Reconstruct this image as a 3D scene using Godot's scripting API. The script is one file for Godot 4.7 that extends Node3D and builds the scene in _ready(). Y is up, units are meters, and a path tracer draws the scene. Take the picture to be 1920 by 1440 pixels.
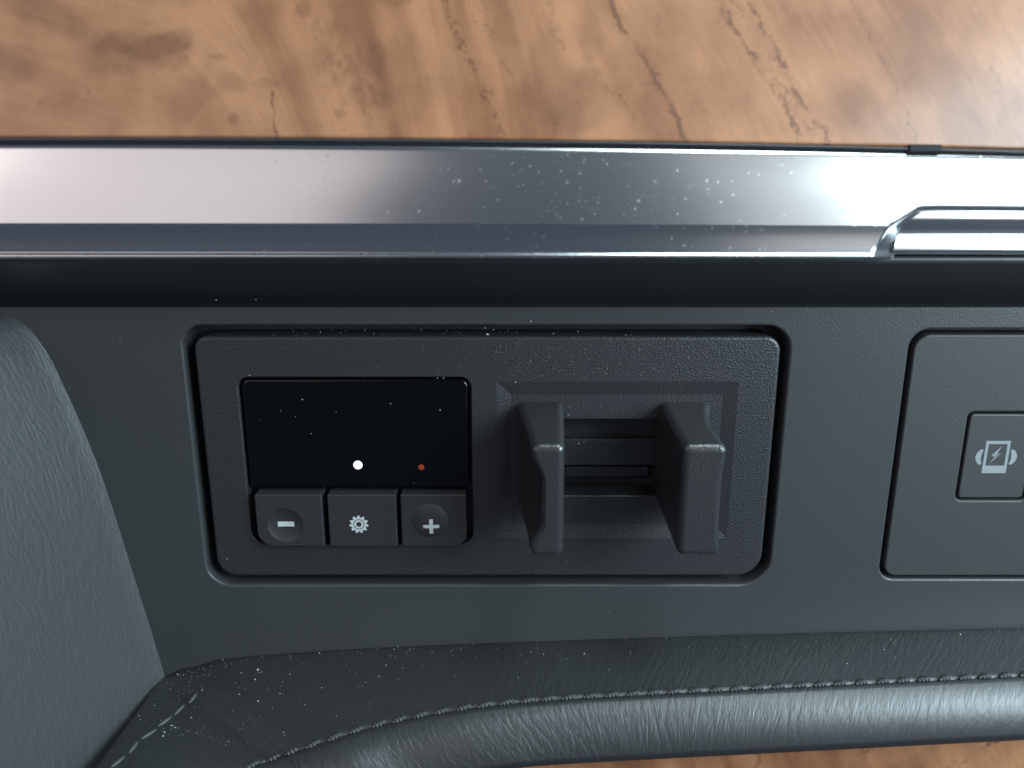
extends Node3D
# Close-up of a dashboard: trailer brake controller, chrome strip, lacquered wood, leather. Measured in millimetres, built in metres.

const MM := 0.001
const FPX := 1500.0        # focal length of the photograph in its own pixels
const TILT := 15.2         # degrees the camera looks down on the fascia
const DIST := 150.0        # mm from the lens to the fascia along the axis
var cam_at: Vector3
var cam_up: Vector3
var cam_fwd: Vector3
var rng := RandomNumberGenerator.new()
var M := {}


class Builder:
	var v := PackedVector3Array()
	var n := PackedVector3Array()
	var t := PackedVector2Array()
	var idx := PackedInt32Array()

	func vert(p: Vector3, nn: Vector3, uv := Vector2.ZERO) -> int:
		v.append(p * 0.001)
		n.append(nn.normalized())
		t.append(uv)
		return v.size() - 1

	func tri(a: int, b: int, c: int) -> void:
		var g := (v[b] - v[a]).cross(v[c] - v[a])
		if g.length_squared() < 1e-22:
			return
		if g.dot(n[a] + n[b] + n[c]) > 0.0:
			idx.append_array(PackedInt32Array([a, c, b]))
		else:
			idx.append_array(PackedInt32Array([a, b, c]))

	func quad(a: int, b: int, c: int, d: int) -> void:
		tri(a, b, c)
		tri(a, c, d)

	func mesh() -> ArrayMesh:
		var arr := []
		arr.resize(Mesh.ARRAY_MAX)
		arr[Mesh.ARRAY_VERTEX] = v
		arr[Mesh.ARRAY_NORMAL] = n
		arr[Mesh.ARRAY_TEX_UV] = t
		arr[Mesh.ARRAY_INDEX] = idx
		var m := ArrayMesh.new()
		m.add_surface_from_arrays(Mesh.PRIMITIVE_TRIANGLES, arr)
		return m

	# rows of points, smooth normals; toward says which side is out
	func sheet(rows: Array, toward: Vector3, uvs: Array = [], wrap := false) -> void:
		var nr := rows.size()
		var nc: int = rows[0].size()
		var acc := PackedVector3Array()
		acc.resize(nr * nc)
		for i in nr - 1:
			for j in nc if wrap else nc - 1:
				var k := (j + 1) % nc
				var a: Vector3 = rows[i][j]
				var b: Vector3 = rows[i][k]
				var c: Vector3 = rows[i + 1][k]
				var d: Vector3 = rows[i + 1][j]
				var g := (c - a).cross(d - b)
				acc[i * nc + j] += g
				acc[i * nc + k] += g
				acc[(i + 1) * nc + k] += g
				acc[(i + 1) * nc + j] += g
		var sum := 0.0
		if wrap:
			for i in nr:
				var mid := Vector3.ZERO
				for j in nc:
					mid += rows[i][j] / nc
				for j in nc:
					sum += acc[i * nc + j].dot(rows[i][j] - mid)
		else:
			for g in acc:
				sum += g.dot(toward)
		var s := 1.0 if sum > 0.0 else -1.0
		var at := v.size()
		for i in nr:
			for j in nc:
				var nn := acc[i * nc + j] * s
				if nn.length_squared() < 1e-12:
					nn = toward
				vert(rows[i][j], nn, uvs[i][j] if uvs else Vector2.ZERO)
		for i in nr - 1:
			for j in nc if wrap else nc - 1:
				var k := (j + 1) % nc
				quad(at + i * nc + j, at + i * nc + k, at + (i + 1) * nc + k, at + (i + 1) * nc + j)

	# outline: array of [Vector2 point, Vector2 outward]; profile: array of [inset, z, normal out, normal z]
	func rings(outline: Array, profile: Array) -> void:
		var m := outline.size()
		var at := v.size()
		for p in profile:
			for o in outline:
				var q: Vector2 = o[0] - o[1] * p[0]
				vert(Vector3(q.x, q.y, p[1]), Vector3(o[1].x * p[2], o[1].y * p[2], p[3]), q * 0.05)
		for i in profile.size() - 1:
			for j in m:
				var k := (j + 1) % m
				quad(at + i * m + j, at + i * m + k, at + (i + 1) * m + k, at + (i + 1) * m + j)

	func cap(outline: Array, inset: float, z: float, nz := 1.0) -> void:
		var m := outline.size()
		var mid := Vector2.ZERO
		for o in outline:
			mid += (o[0] - o[1] * inset) / m
		var c := vert(Vector3(mid.x, mid.y, z), Vector3(0, 0, nz), mid * 0.05)
		for o in outline:
			var q: Vector2 = o[0] - o[1] * inset
			vert(Vector3(q.x, q.y, z), Vector3(0, 0, nz), q * 0.05)
		for j in m:
			tri(c, c + 1 + j, c + 1 + (j + 1) % m)

	# flat area between a rectangle and a rounded outline that lies inside it (hole) or outside it
	func between(outline: Array, inset: float, r: Rect2, z: float) -> void:
		var m := outline.size()
		var mid := r.get_center()
		var up := Vector3(0, 0, 1)
		for j in m:
			var a: Array = outline[j]
			var b: Array = outline[(j + 1) % m]
			var pa: Vector2 = a[0] - a[1] * inset
			var pb: Vector2 = b[0] - b[1] * inset
			var ends := []
			for e in [[a, pa], [b, pb]]:
				var nn: Vector2 = e[0][1]
				var p: Vector2 = e[1]
				var q := Vector2(r.end.x if p.x > mid.x else r.position.x, r.end.y if p.y > mid.y else r.position.y)
				if absf(nn.x) > 0.9999:
					q.y = p.y
				elif absf(nn.y) > 0.9999:
					q.x = p.x
				ends.append(q.clamp(r.position, r.end))
			var ids := []
			for p in [pa, pb, ends[1], ends[0]]:
				ids.append(vert(Vector3(p.x, p.y, z), up, p * 0.05))
			quad(ids[0], ids[1], ids[2], ids[3])

	func rect(r: Rect2, z: float) -> void:
		var up := Vector3(0, 0, 1)
		var ids := []
		for p in [r.position, Vector2(r.end.x, r.position.y), r.end, Vector2(r.position.x, r.end.y)]:
			ids.append(vert(Vector3(p.x, p.y, z), up, p * 0.05))
		quad(ids[0], ids[1], ids[2], ids[3])

	func box(lo: Vector3, hi: Vector3, r := 0.2) -> void:
		var o := Builder.rounded(lo.x, hi.x, lo.y, hi.y, [r, r, r, r], 3)
		rings(o, Builder.edge(hi.z, r * 0.9, 3, lo.z))
		cap(o, r * 0.9, hi.z)
		cap(o, 0.0, lo.z, -1.0)

	# rounded rectangle, corners: bottom-left, bottom-right, top-right, top-left
	static func rounded(x0: float, x1: float, y0: float, y1: float, r: Array, seg := 6, along := 1) -> Array:
		var out := []
		var cs := [Vector2(x0 + r[0], y0 + r[0]), Vector2(x1 - r[1], y0 + r[1]), Vector2(x1 - r[2], y1 - r[2]), Vector2(x0 + r[3], y1 - r[3])]
		for k in 4:
			for i in seg + 1:
				var a := PI + (k + float(i) / seg) * PI / 2
				var d := Vector2(cos(a), sin(a))
				if i == 0 or i == seg:
					d = d.round()
				out.append([cs[k] + d * r[k], d])
			var last: Array = out[-1]
			var nx: Vector2 = cs[(k + 1) % 4] + last[1] * r[(k + 1) % 4]
			for i in range(1, along):
				out.append([last[0].lerp(nx, float(i) / along), last[1]])
		return out

	# quarter-round from the top face down the side
	static func edge(z_top: float, r: float, seg: int, z_low: float) -> Array:
		var p := []
		for i in seg + 1:
			var a := float(i) / seg * PI / 2
			p.append([r * (1.0 - sin(a)), z_top - r * (1.0 - cos(a)), sin(a), cos(a)])
		p.append([0.0, z_low, 1.0, 0.0])
		return p

	# rim of a hole: flat face rolling over into a wall that goes down; outline is the wall, outward points to the face
	static func rim(z_top: float, r: float, seg: int, z_low: float) -> Array:
		var p := []
		for i in seg + 1:
			var a := float(i) / seg * PI / 2
			p.append([-r * (1.0 - sin(a)), z_top - r * (1.0 - cos(a)), -sin(a), cos(a)])
		p.append([0.0, z_low, -1.0, 0.0])
		return p


# ---------------------------------------------------------------- places
func ray(u: float, w: float) -> Vector3:
	return (Vector3.RIGHT * (u - 960.0) / FPX + cam_up * (720.0 - w) / FPX + cam_fwd)


func on_z(u: float, w: float, z: float) -> Vector3:
	var d := ray(u, w)
	return cam_at + d * ((z - cam_at.z) / d.z)


func on_y(u: float, w: float, y: float) -> Vector3:
	var d := ray(u, w)
	return cam_at + d * ((y - cam_at.y) / d.y)


func on_plane(u: float, w: float, p: Vector3, n: Vector3) -> Vector3:
	var d := ray(u, w)
	return cam_at + d * ((p - cam_at).dot(n) / d.dot(n))


func cat(pts: Array, t: float) -> Vector2:
	var i := clampi(int(floor(t)), 0, pts.size() - 2)
	var f := t - i
	var p0: Vector2 = pts[maxi(i - 1, 0)]
	var p3: Vector2 = pts[mini(i + 2, pts.size() - 1)]
	return pts[i].cubic_interpolate(pts[i + 1], p0, p3, f)


# ---------------------------------------------------------------- nodes
func thing(called: String, label: String, category: String, group := "") -> Node3D:
	var o := Node3D.new()
	o.name = called
	add_child(o, true)
	o.set_meta("label", label)
	o.set_meta("category", category)
	if group:
		o.set_meta("group", group)
	return o


func part(called: String, b: Builder, m: Material, parent: Node) -> MeshInstance3D:
	var o := MeshInstance3D.new()
	o.name = called
	o.mesh = b.mesh()
	o.material_override = m
	parent.add_child(o, true)
	return o


# ---------------------------------------------------------------- textures and materials
func noise_tex(kind: int, freq: float, size: int, octaves := 3, sd := 1, cellular := 0) -> ImageTexture:
	var f := FastNoiseLite.new()
	f.seed = sd
	f.noise_type = kind
	f.frequency = freq
	f.fractal_octaves = octaves
	f.fractal_type = FastNoiseLite.FRACTAL_FBM if octaves > 1 else FastNoiseLite.FRACTAL_NONE
	if kind == FastNoiseLite.TYPE_CELLULAR:
		f.cellular_return_type = cellular
	return ImageTexture.create_from_image(f.get_seamless_image(size, size, false, false, 0.12, true))


func crease_tex() -> ImageTexture:
	var f := FastNoiseLite.new()
	f.seed = 31
	f.noise_type = FastNoiseLite.TYPE_SIMPLEX_SMOOTH
	f.frequency = 0.011
	f.fractal_type = FastNoiseLite.FRACTAL_RIDGED
	f.fractal_octaves = 4
	f.fractal_gain = 0.6
	f.domain_warp_enabled = true
	f.domain_warp_amplitude = 25.0
	f.domain_warp_frequency = 0.01
	return ImageTexture.create_from_image(f.get_seamless_image(1024, 1024, true, false, 0.12, true))


func mat(called: String, lin: Color, rough: float, bump: Texture2D = null, relief_mm := 0.0, tile_mm := 20.0, spec := 0.5) -> StandardMaterial3D:
	var m := StandardMaterial3D.new()
	m.resource_name = called
	m.albedo_color = lin.linear_to_srgb()
	m.roughness = rough
	m.metallic_specular = spec
	if bump:
		m.heightmap_enabled = true
		m.heightmap_texture = bump
		m.heightmap_scale = relief_mm * 0.1
		m.uv1_triplanar = true
		m.uv1_world_triplanar = true
		m.uv1_scale = Vector3.ONE * (1000.0 / tile_mm)
	M[called] = m
	return m


func uv_bumped(m: StandardMaterial3D) -> StandardMaterial3D:
	m.uv1_triplanar = false
	m.uv1_world_triplanar = false
	m.uv1_scale = Vector3.ONE
	return m


func wood_image(w: int, h: int, size: Vector2, veins: Array, smudges: Array, sd: int) -> Image:
	var fine := FastNoiseLite.new()
	fine.seed = sd
	fine.frequency = 0.02
	fine.fractal_octaves = 5
	var big := FastNoiseLite.new()
	big.seed = sd + 5
	big.frequency = 0.0045
	big.fractal_octaves = 3
	big.domain_warp_enabled = true
	big.domain_warp_amplitude = 60.0
	big.domain_warp_frequency = 0.006
	var fleck := FastNoiseLite.new()
	fleck.seed = sd + 9
	fleck.frequency = 0.09
	fleck.fractal_octaves = 2
	var dark := PackedFloat32Array()
	dark.resize(w * h)
	var r := RandomNumberGenerator.new()
	r.seed = sd
	var ppm := w / size.x
	for s in smudges:                       # [centre mm, half size mm, turn, strength]
		var c: Vector2 = s[0] * ppm
		var hs: Vector2 = s[1] * ppm
		var reach := int(maxf(hs.x, hs.y) * 1.7)
		for y in range(maxi(0, int(c.y) - reach), mini(h, int(c.y) + reach)):
			for x in range(maxi(0, int(c.x) - reach), mini(w, int(c.x) + reach)):
				var d := (Vector2(x, y) - c).rotated(-s[2])
				var wob := 0.45 * fine.get_noise_2d(x * 0.8, y * 0.8) + 0.5 * big.get_noise_2d(x * 2.2, y * 2.2)
				var k := Vector2(d.x / hs.x, d.y / hs.y).length() + wob
				dark[y * w + x] += s[3] * (1.0 - smoothstep(0.55, 1.15, k))
	for ve in veins:                        # [points mm, spread mm, dots per mm, dot size mm, strength]
		var pts: Array = ve[0]
		for i in pts.size() - 1:
			var a: Vector2 = pts[i]
			var b: Vector2 = pts[i + 1]
			var cnt := int(a.distance_to(b) * ve[2])
			for k in cnt:
				var p := a.lerp(b, r.randf()) + (b - a).orthogonal().normalized() * r.randfn(0.0, ve[1])
				p += Vector2(fine.get_noise_2d(p.x * 14.0, p.y * 14.0), fine.get_noise_2d(p.y * 14.0, p.x * 14.0)) * 0.9
				var rad: float = maxf(1.2, ve[3] * ppm * r.randf_range(0.5, 1.4))
				var soft := clampf(0.75 + 1.3 * fine.get_noise_2d(p.x * 9.0 + 50.0, p.y * 9.0), 0.15, 1.2)
				var stretch := r.randf_range(1.0, 2.4)
				var dirn := (b - a).normalized().rotated(r.randfn(0.0, 0.5))
				var c := p * ppm
				var reach := int(rad * stretch) + 1
				for y in range(maxi(0, int(c.y) - reach), mini(h, int(c.y) + reach + 1)):
					for x in range(maxi(0, int(c.x) - reach), mini(w, int(c.x) + reach + 1)):
						var d := Vector2(x, y) - c
						var q := Vector2(d.dot(dirn) / (rad * stretch), d.cross(dirn) / rad).length()
						if q < 1.0:
							dark[y * w + x] = maxf(dark[y * w + x], minf(1.3, dark[y * w + x] * 0.6 + ve[4] * soft * (1.0 - q * q)))
	var light := Color(0.49, 0.232, 0.114)
	var mid := Color(0.295, 0.122, 0.057)
	var deep := Color(0.15, 0.06, 0.03)
	var data := PackedByteArray()
	data.resize(w * h * 3)
	for y in h:
		for x in w:
			# growth bands lean over towards one end and swirl at the other
			var turn := smoothstep(0.2, 0.42, float(x) / w)
			var along := x * (0.5 - 0.38 * turn) + y * (1.1 - 0.35 * turn) * (-0.35 + 1.2 * turn)
			var over := x * (0.25 + 0.75 * turn) - y * (0.9 - 0.35 * turn)
			var band := big.get_noise_2d(over * 1.3 + 900.0, along * 0.35)
			var pore := fine.get_noise_2d(over * 5.0, along * 0.9)
			var g := 0.5 + 0.45 * big.get_noise_2d(x, y) + 0.75 * band + 0.3 * fine.get_noise_2d(x, y * 0.6) + 0.22 * pore + 0.28 * big.get_noise_2d(x * 3.1 + 400.0, y * 3.1)
			var c := light.lerp(mid, clampf(g, 0.0, 1.0))
			var fl := fleck.get_noise_2d(x, y)
			var d := dark[y * w + x] + maxf(0.0, fl - 0.22) * 0.5 * (0.4 + fine.get_noise_2d(x * 0.5, y * 0.5 + 300.0) * 1.5)
			d += maxf(0.0, band - 0.22) * 0.9
			c = c.lerp(deep, clampf(d, 0.0, 1.0) * 0.78)
			c = c.linear_to_srgb()
			var o := (y * w + x) * 3
			data[o] = clampi(int(c.r * 255.0), 0, 255)
			data[o + 1] = clampi(int(c.g * 255.0), 0, 255)
			data[o + 2] = clampi(int(c.b * 255.0), 0, 255)
	return Image.create_from_data(w, h, false, Image.FORMAT_RGB8, data)


func make_materials() -> void:
	var grain := noise_tex(FastNoiseLite.TYPE_SIMPLEX_SMOOTH, 0.055, 512, 2, 3)
	var pebble := noise_tex(FastNoiseLite.TYPE_CELLULAR, 0.05, 512, 1, 8, FastNoiseLite.RETURN_DISTANCE)
	var crease := crease_tex()
	mat("fascia", Color(0.05, 0.053, 0.056), 0.37, grain, 0.022, 15.0)
	mat("faceplate", Color(0.029, 0.030, 0.033), 0.40, pebble, 0.06, 10.0, 0.58)
	mat("paddle", Color(0.030, 0.031, 0.033), 0.29, pebble, 0.05, 8.0, 0.68)
	mat("button", Color(0.03, 0.029, 0.032), 0.5, grain, 0.006, 8.0)
	mat("charge_plate", Color(0.045, 0.047, 0.049), 0.5, grain, 0.02, 17.0)
	mat("charge_button", Color(0.05, 0.051, 0.053), 0.45)
	mat("black", Color(0.006, 0.006, 0.007), 0.7)
	mat("smooth_black", Color(0.05, 0.053, 0.056), 0.34, grain, 0.004, 20.0)
	mat("glass", Color(0.002, 0.002, 0.0025), 0.06)
	mat("segment", Color(0.0030, 0.0028, 0.0036), 0.12)
	mat("mark", Color(0.55, 0.58, 0.59), 0.5)
	mat("icon", Color(0.27, 0.3, 0.315), 0.5)
	mat("thread", Color(0.06, 0.064, 0.068), 0.55)
	mat("pale_thread", Color(0.1, 0.104, 0.102), 0.7)
	mat("dust", Color(0.4, 0.39, 0.36), 0.9)
	mat("seal", Color(0.05, 0.05, 0.055), 0.3)
	var lw := uv_bumped(mat("wing_leather", Color(0.062, 0.066, 0.069), 0.5, crease, 0.13, 1.0))
	lw.uv1_scale = Vector3(1.0 / 22.0, 1.0 / 80.0, 1)
	var lp := uv_bumped(mat("pad_leather", Color(0.024, 0.026, 0.028), 0.43, crease, 0.075, 1.0, 0.8))
	lp.uv1_scale = Vector3(1.0 / 26.0, 1.0 / 105.0, 1)
	var c := mat("chrome", Color(0.80, 0.80, 0.80), 0.16)
	c.metallic = 1.0
	c.roughness_texture = scratches()
	c.roughness = 1.0
	c.uv1_scale = Vector3(1.0 / 200.0, 1.0 / 25.0, 1)
	var e := mat("led_white", Color(0.8, 0.8, 0.8), 0.5)
	e.emission_enabled = true
	e.emission = Color(0.93, 0.95, 1.0)
	e.emission_energy_multiplier = 2.6
	e = mat("led_orange", Color(0.1, 0.03, 0.01), 0.5)
	e.emission_enabled = true
	e.emission = Color(0.62, 0.2, 0.06)
	e.emission_energy_multiplier = 0.5


func scratches() -> ImageTexture:
	var w := 2048
	var h := 256
	var im := Image.create(w, h, false, Image.FORMAT_R8)
	im.fill(Color(0.21, 0, 0))
	var r := RandomNumberGenerator.new()
	r.seed = 77
	for i in 170:                                                   # short rubbing marks, mostly in the middle
		var p := Vector2(clampf(r.randfn(1230.0, 330.0), 0, w - 1), r.randf_range(10, h - 10))
		var a := r.randfn(0.0, 0.25)
		var l := r.randf_range(6, 46)
		var val := r.randf_range(0.225, 0.28)
		for k in int(l):
			var q := p + Vector2(cos(a), sin(a) * 0.6) * k
			if q.x >= 0 and q.x < w and q.y >= 0 and q.y < h:
				im.set_pixel(int(q.x), int(q.y), Color(val, 0, 0))
	for i in 420:
		var p := Vector2(clampf(r.randfn(1200.0, 380.0), 2, w - 3), r.randf_range(6, h - 6))
		im.fill_rect(Rect2i(int(p.x), int(p.y), r.randi_range(1, 4), r.randi_range(1, 4)), Color(r.randf_range(0.28, 0.42), 0, 0))
	im.resize(1024, 128, Image.INTERPOLATE_BILINEAR)
	return ImageTexture.create_from_image(im)


# ---------------------------------------------------------------- setting
func setup_view() -> void:
	var t := deg_to_rad(TILT)
	cam_fwd = Vector3(0, -sin(t), -cos(t))
	cam_up = Vector3(0, cos(t), -sin(t))
	cam_at = -cam_fwd * DIST
	var c := Camera3D.new()
	c.name = "camera"
	add_child(c)
	c.transform = Transform3D(Basis(Vector3.RIGHT, cam_up, -cam_fwd), cam_at * MM)
	c.fov = rad_to_deg(2.0 * atan(720.0 / FPX))
	c.near = 0.01
	c.far = 20.0
	c.current = true
	var lens := CameraAttributesPhysical.new()
	lens.frustum_focal_length = 25.0            # 51.3 degrees from top to bottom
	lens.frustum_focus_distance = 0.152
	lens.frustum_near = 0.01
	lens.frustum_far = 20.0
	lens.exposure_aperture = 11.0
	c.attributes = lens
	var we := WorldEnvironment.new()
	var e := Environment.new()
	e.background_mode = Environment.BG_COLOR
	e.background_color = Color(0.052, 0.068, 0.095).linear_to_srgb()
	e.tonemap_mode = Environment.TONE_MAPPER_LINEAR
	e.tonemap_exposure = 1.0
	e.sdfgi_enabled = true
	e.ssao_enabled = true
	e.ssil_enabled = true
	we.environment = e
	add_child(we)
	# daylight through the car's glass: passenger side, driver's side behind, and the glass overhead
	window_light("right_window_light", Vector3(0.26, 0.10, 0.185), Vector3(0, -0.01, 0), Vector2(0.19, 0.22), Color(0.86, 0.96, 1.0), 3.0)
	window_light("right_rear_window_light", Vector3(0.88, 0.44, 0.66), Vector3(0, 0, 0), Vector2(0.40, 0.40), Color(0.88, 0.97, 1.0), 3.8)
	window_light("right_door_glass_light", Vector3(0.48, 0.20, 0.85), Vector3(0, 0.02, 0), Vector2(0.40, 1.1), Color(0.98, 0.97, 0.96), 0.15)
	window_light("left_rear_window_light", Vector3(-0.58, 0.42, 0.85), Vector3(0, 0.02, 0), Vector2(0.80, 0.8), Color(1.0, 0.95, 0.94), 0.24)
	window_light("left_door_glass_light", Vector3(-0.86, 0.44, 0.70), Vector3(0, 0.02, 0), Vector2(0.40, 0.5), Color(1.0, 0.92, 0.92), 0.34)
	window_light("roof_window_light", Vector3(0.22, 0.64, 0.24), Vector3(0, 0, 0), Vector2(0.26, 0.2), Color(0.90, 0.98, 1.0), 4.2)


func window_light(called: String, at: Vector3, aim: Vector3, size: Vector2, color: Color, energy: float) -> void:
	var l := AreaLight3D.new()
	l.name = called
	l.area_size = size
	l.area_normalize_energy = false
	l.light_color = color
	l.light_energy = energy
	l.shadow_enabled = true
	l.set("area_range", 6.0)
	add_child(l)
	l.look_at_from_position(at, aim, Vector3.UP if absf((aim - at).normalized().y) < 0.95 else Vector3.BACK)


const FH := [-61.0, 51.5, -41.9, 11.1]      # hole for the brake controller: x0 x1 y0 y1
const CH := [73.6, 150.0, -40.6, 10.4]      # hole for the charging panel


func build_fascia() -> void:
	var b := Builder.new()
	var top := 14.5
	var low := -70.0
	var o := Builder.rounded(FH[0], FH[1], FH[2], FH[3], [4.6, 6.0, 4.6, 3.8], 8)
	b.rings(o, Builder.rim(0.0, 0.55, 5, -7.0))
	b.between(o, -0.55, Rect2(-66, low, 123, top - low), 0.0)
	var o2 := Builder.rounded(CH[0], CH[1], CH[2], CH[3], [3.0, 3.0, 3.6, 3.6], 8)
	b.rings(o2, Builder.rim(0.0, 0.55, 4, -5.0))
	b.between(o2, -0.55, Rect2(57, low, 165, top - low), 0.0)
	b.rect(Rect2(-120, low, 54, top - low), 0.0)
	b.cap(Builder.rounded(FH[0] - 2, FH[1] + 2, FH[2] - 2, FH[3] + 2, [1, 1, 1, 1], 2), 0.0, -6.9)
	b.cap(Builder.rounded(CH[0] - 2, CH[1] + 2, CH[2] - 2, CH[3] + 2, [1, 1, 1, 1], 2), 0.0, -4.9)
	var flange := []
	for z in [0.0, -4.0, -9.0]:
		var row := []
		for x in range(-120, 223, 18):
			row.append(Vector3(x, top, z))
		flange.append(row)
	b.sheet(flange, Vector3.UP)
	var f := part("dashboard_fascia", b, M.fascia, self)
	f.set_meta("kind", "structure")
	f.set_meta("label", "matt charcoal plastic dashboard fascia around the two inset panels")
	f.set_meta("category", "dashboard")


func build_overhang() -> void:
	var b := Builder.new()
	var rows := []
	for p in [[25.6, 1.0], [25.0, 11.4], [24.4, 11.7], [23.7, 11.3], [21.5, 7.2], [18.6, 2.0], [16.2, -2.3], [14.5, -5.3], [12.8, -8.3], [11.8, -10.0]]:
		var row := []
		for x in range(-125, 206, 10):
			row.append(Vector3(x, p[0], p[1]))
		rows.append(row)
	b.sheet(rows, Vector3(0, -0.5, 1))
	var o := part("shadow_ledge", b, M.smooth_black, self)
	o.set_meta("label", "black smooth plastic ledge tucked under the chrome strip")
	o.set_meta("category", "trim")


func lean(x: float, y: float) -> float:
	return y + (-0.011 * x - 0.00008 * x * minf(x, 110.0)) * clampf((y - 25.0) / 17.6, -0.2, 1.3)


func chrome_low(x: float) -> float:            # lower edge of the raised chrome, which steps up at the pull
	if x < NOTCH[0].x:
		return -1e9
	for i in NOTCH.size() - 1:
		if x <= NOTCH[i + 1].x:
			return lerpf(NOTCH[i].y, NOTCH[i + 1].y, (x - NOTCH[i].x) / (NOTCH[i + 1].x - NOTCH[i].x))
	return NOTCH[-1].y


var NOTCH := []


func prof_z(pts: Array, y: float) -> float:
	for i in pts.size() - 1:
		if y <= pts[i][0] and y >= pts[i + 1][0]:
			return lerpf(pts[i][1], pts[i + 1][1], (pts[i][0] - y) / maxf(1e-6, pts[i][0] - pts[i + 1][0]))
	return pts[0][1] if y > pts[0][0] else pts[-1][1]


func build_chrome() -> void:
	var t := thing("chrome_strip", "polished chrome strip with a stepped pull, between upper wood and black ledge", "trim strip")
	var face := []
	for i in 17:                                   # gently bowed main face
		var k := i / 16.0
		face.append([lerpf(42.3, 30.5, k), lerpf(11.6, 14.6, k) + 0.25 * sin(PI * k)])
	face.insert(0, [42.55, 11.0])
	face.insert(0, [42.65, 9.5])
	var chin := []
	for i in 8:
		var k := i / 7.0
		chin.append([lerpf(30.5, 26.0, k), lerpf(14.6, 14.15, k) - 0.12 * sin(PI * k)])
	chin.append_array([[25.9, 14.12], [25.8, 14.2], [25.66, 14.4], [25.5, 14.55], [25.3, 14.6], [25.1, 14.5], [24.95, 14.25], [24.87, 13.9], [24.85, 9.0]])
	for p in [[1632, 486], [1664, 424], [1722, 389], [1780, 388]]:
		var q := on_z(p[0], p[1], 14.4)
		NOTCH.append(Vector2(q.x, q.y))
	var end := on_z(1980, 391, 14.4)
	NOTCH.append(Vector2(210.0, end.y - 1.2))
	NOTCH = rounded_path(NOTCH)
	var foot := []
	for p in [[1678, 487], [1696, 424], [1737, 400], [1786, 399]]:
		var q := on_z(p[0], p[1], 12.0)
		foot.append(Vector2(q.x, q.y))
	foot.append(Vector2(210.0, end.y - 2.0))
	foot = rounded_path(foot)
	var xs := []
	for x in range(-125, 58, 3):
		xs.append(float(x))
	for p in NOTCH:
		for d in [0.0, 0.02]:
			xs.append(p.x + d)
	for i in range(1, 20):
		xs.append(lerpf(58.0, 68.0, i / 20.0))
	for x in range(69, 206, 3):
		xs.append(float(x))
	xs.sort()
	for g in [["upper_face", face], ["lower_face", chin]]:
		var b := Builder.new()
		var rows := []
		var uvs := []
		for p in g[1]:
			var row := []
			var ur := []
			for x in xs:
				var lo := chrome_low(x)
				var y := lean(x, p[0])
				var z: float = p[1]
				if y < lo:
					y = lo
					z = 14.4
					var all: Array = face + chin
					z = prof_z(all, y)
				row.append(Vector3(x, y, z))
				ur.append(Vector2(x + 100.0, y - 20.0))
			rows.append(row)
			uvs.append(ur)
		b.sheet(rows, Vector3(0, 0, 1), uvs)
		part(g[0], b, M.chrome, t)
	# bevelled rim and wall of the step
	var brows := []
	for st in [[-0.4, 0.06], [0.12, 0.03], [0.4, -0.2], [0.6, -0.55]]:
		brows.append(offset_row(NOTCH, st[0], st[1], face + chin))
	var wall := [brows[-1]]
	for k in [0.5, 1.0]:
		var row := []
		for i in foot.size():
			row.append(brows[-1][i].lerp(Vector3(foot[i].x, foot[i].y, 11.4), k))
		wall.append(row)
	var rb := Builder.new()
	rb.sheet(brows, Vector3(0, 0, 1))
	part("step_rim", rb, M.chrome, t)
	var wb := Builder.new()
	wb.sheet(wall, Vector3(0.4, -0.7, 0.3))
	part("step_wall", wb, M.chrome, t)
	# the channel that the step leaves
	var cb := Builder.new()
	var crows := []
	for p in [[34.5, 10.2], [33.0, 11.9], [32.2, 12.2], [31.4, 12.3], [31.0, 12.22], [29.8, 11.9], [28.8, 11.62], [28.4, 11.65], [27.9, 11.9], [27.0, 12.35], [26.2, 12.5], [25.6, 12.2], [25.2, 11.4], [25.15, 8.0]]:
		var row := []
		for x in range(60, 206, 5):
			row.append(Vector3(62.2 + (p[0] - 25.0) * 0.26 if x == 60 else float(x) + 6.0, p[0] - 0.004 * (x - 60), p[1]))
		crows.append(row)
	cb.sheet(crows, Vector3(0, 0, 1))
	part("pull_channel", cb, M.chrome, t)
	# seal between chrome and wood, with a clip
	var sb := Builder.new()
	var srows := []
	for p in [[43.5, 9.0], [43.45, 11.3], [43.3, 11.7], [43.0, 11.75], [42.85, 11.4], [42.7, 9.5]]:
		var row := []
		for x in range(-125, 206, 10):
			row.append(Vector3(x, lean(x, p[0]), p[1]))
		srows.append(row)
	sb.sheet(srows, Vector3(0, 0, 1))
	part("seal", sb, M.seal, t)
	var kb := Builder.new()
	var k0 := on_z(1705, 284, 11.9)
	var k1 := on_z(1766, 271, 11.9)
	kb.box(Vector3(k0.x, k0.y, 9.5), Vector3(k1.x, k1.y, 12.0), 0.1)
	part("clip", kb, M.black, t)


func rounded_path(pts: Array) -> Array:
	for pass_no in 3:
		var out := [pts[0]]
		for i in pts.size() - 1:
			var cut := 0.09 if pass_no == 0 else 0.25
			out.append(pts[i].lerp(pts[i + 1], cut))
			out.append(pts[i].lerp(pts[i + 1], 1.0 - cut))
		out.append(pts[-1])
		pts = out
	return pts


func offset_row(path: Array, out: float, dz: float, prof: Array) -> Array:
	var row := []
	for i in path.size():
		var d: Vector2 = (path[mini(i + 1, path.size() - 1)] - path[maxi(i - 1, 0)]).normalized()
		var n := Vector2(d.y, -d.x)                # to the lower right, into the channel
		var p: Vector2 = path[i] + n * out
		row.append(Vector3(p.x, maxf(p.y, 24.9), prof_z(prof, path[i].y) + dz))
	return row


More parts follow.
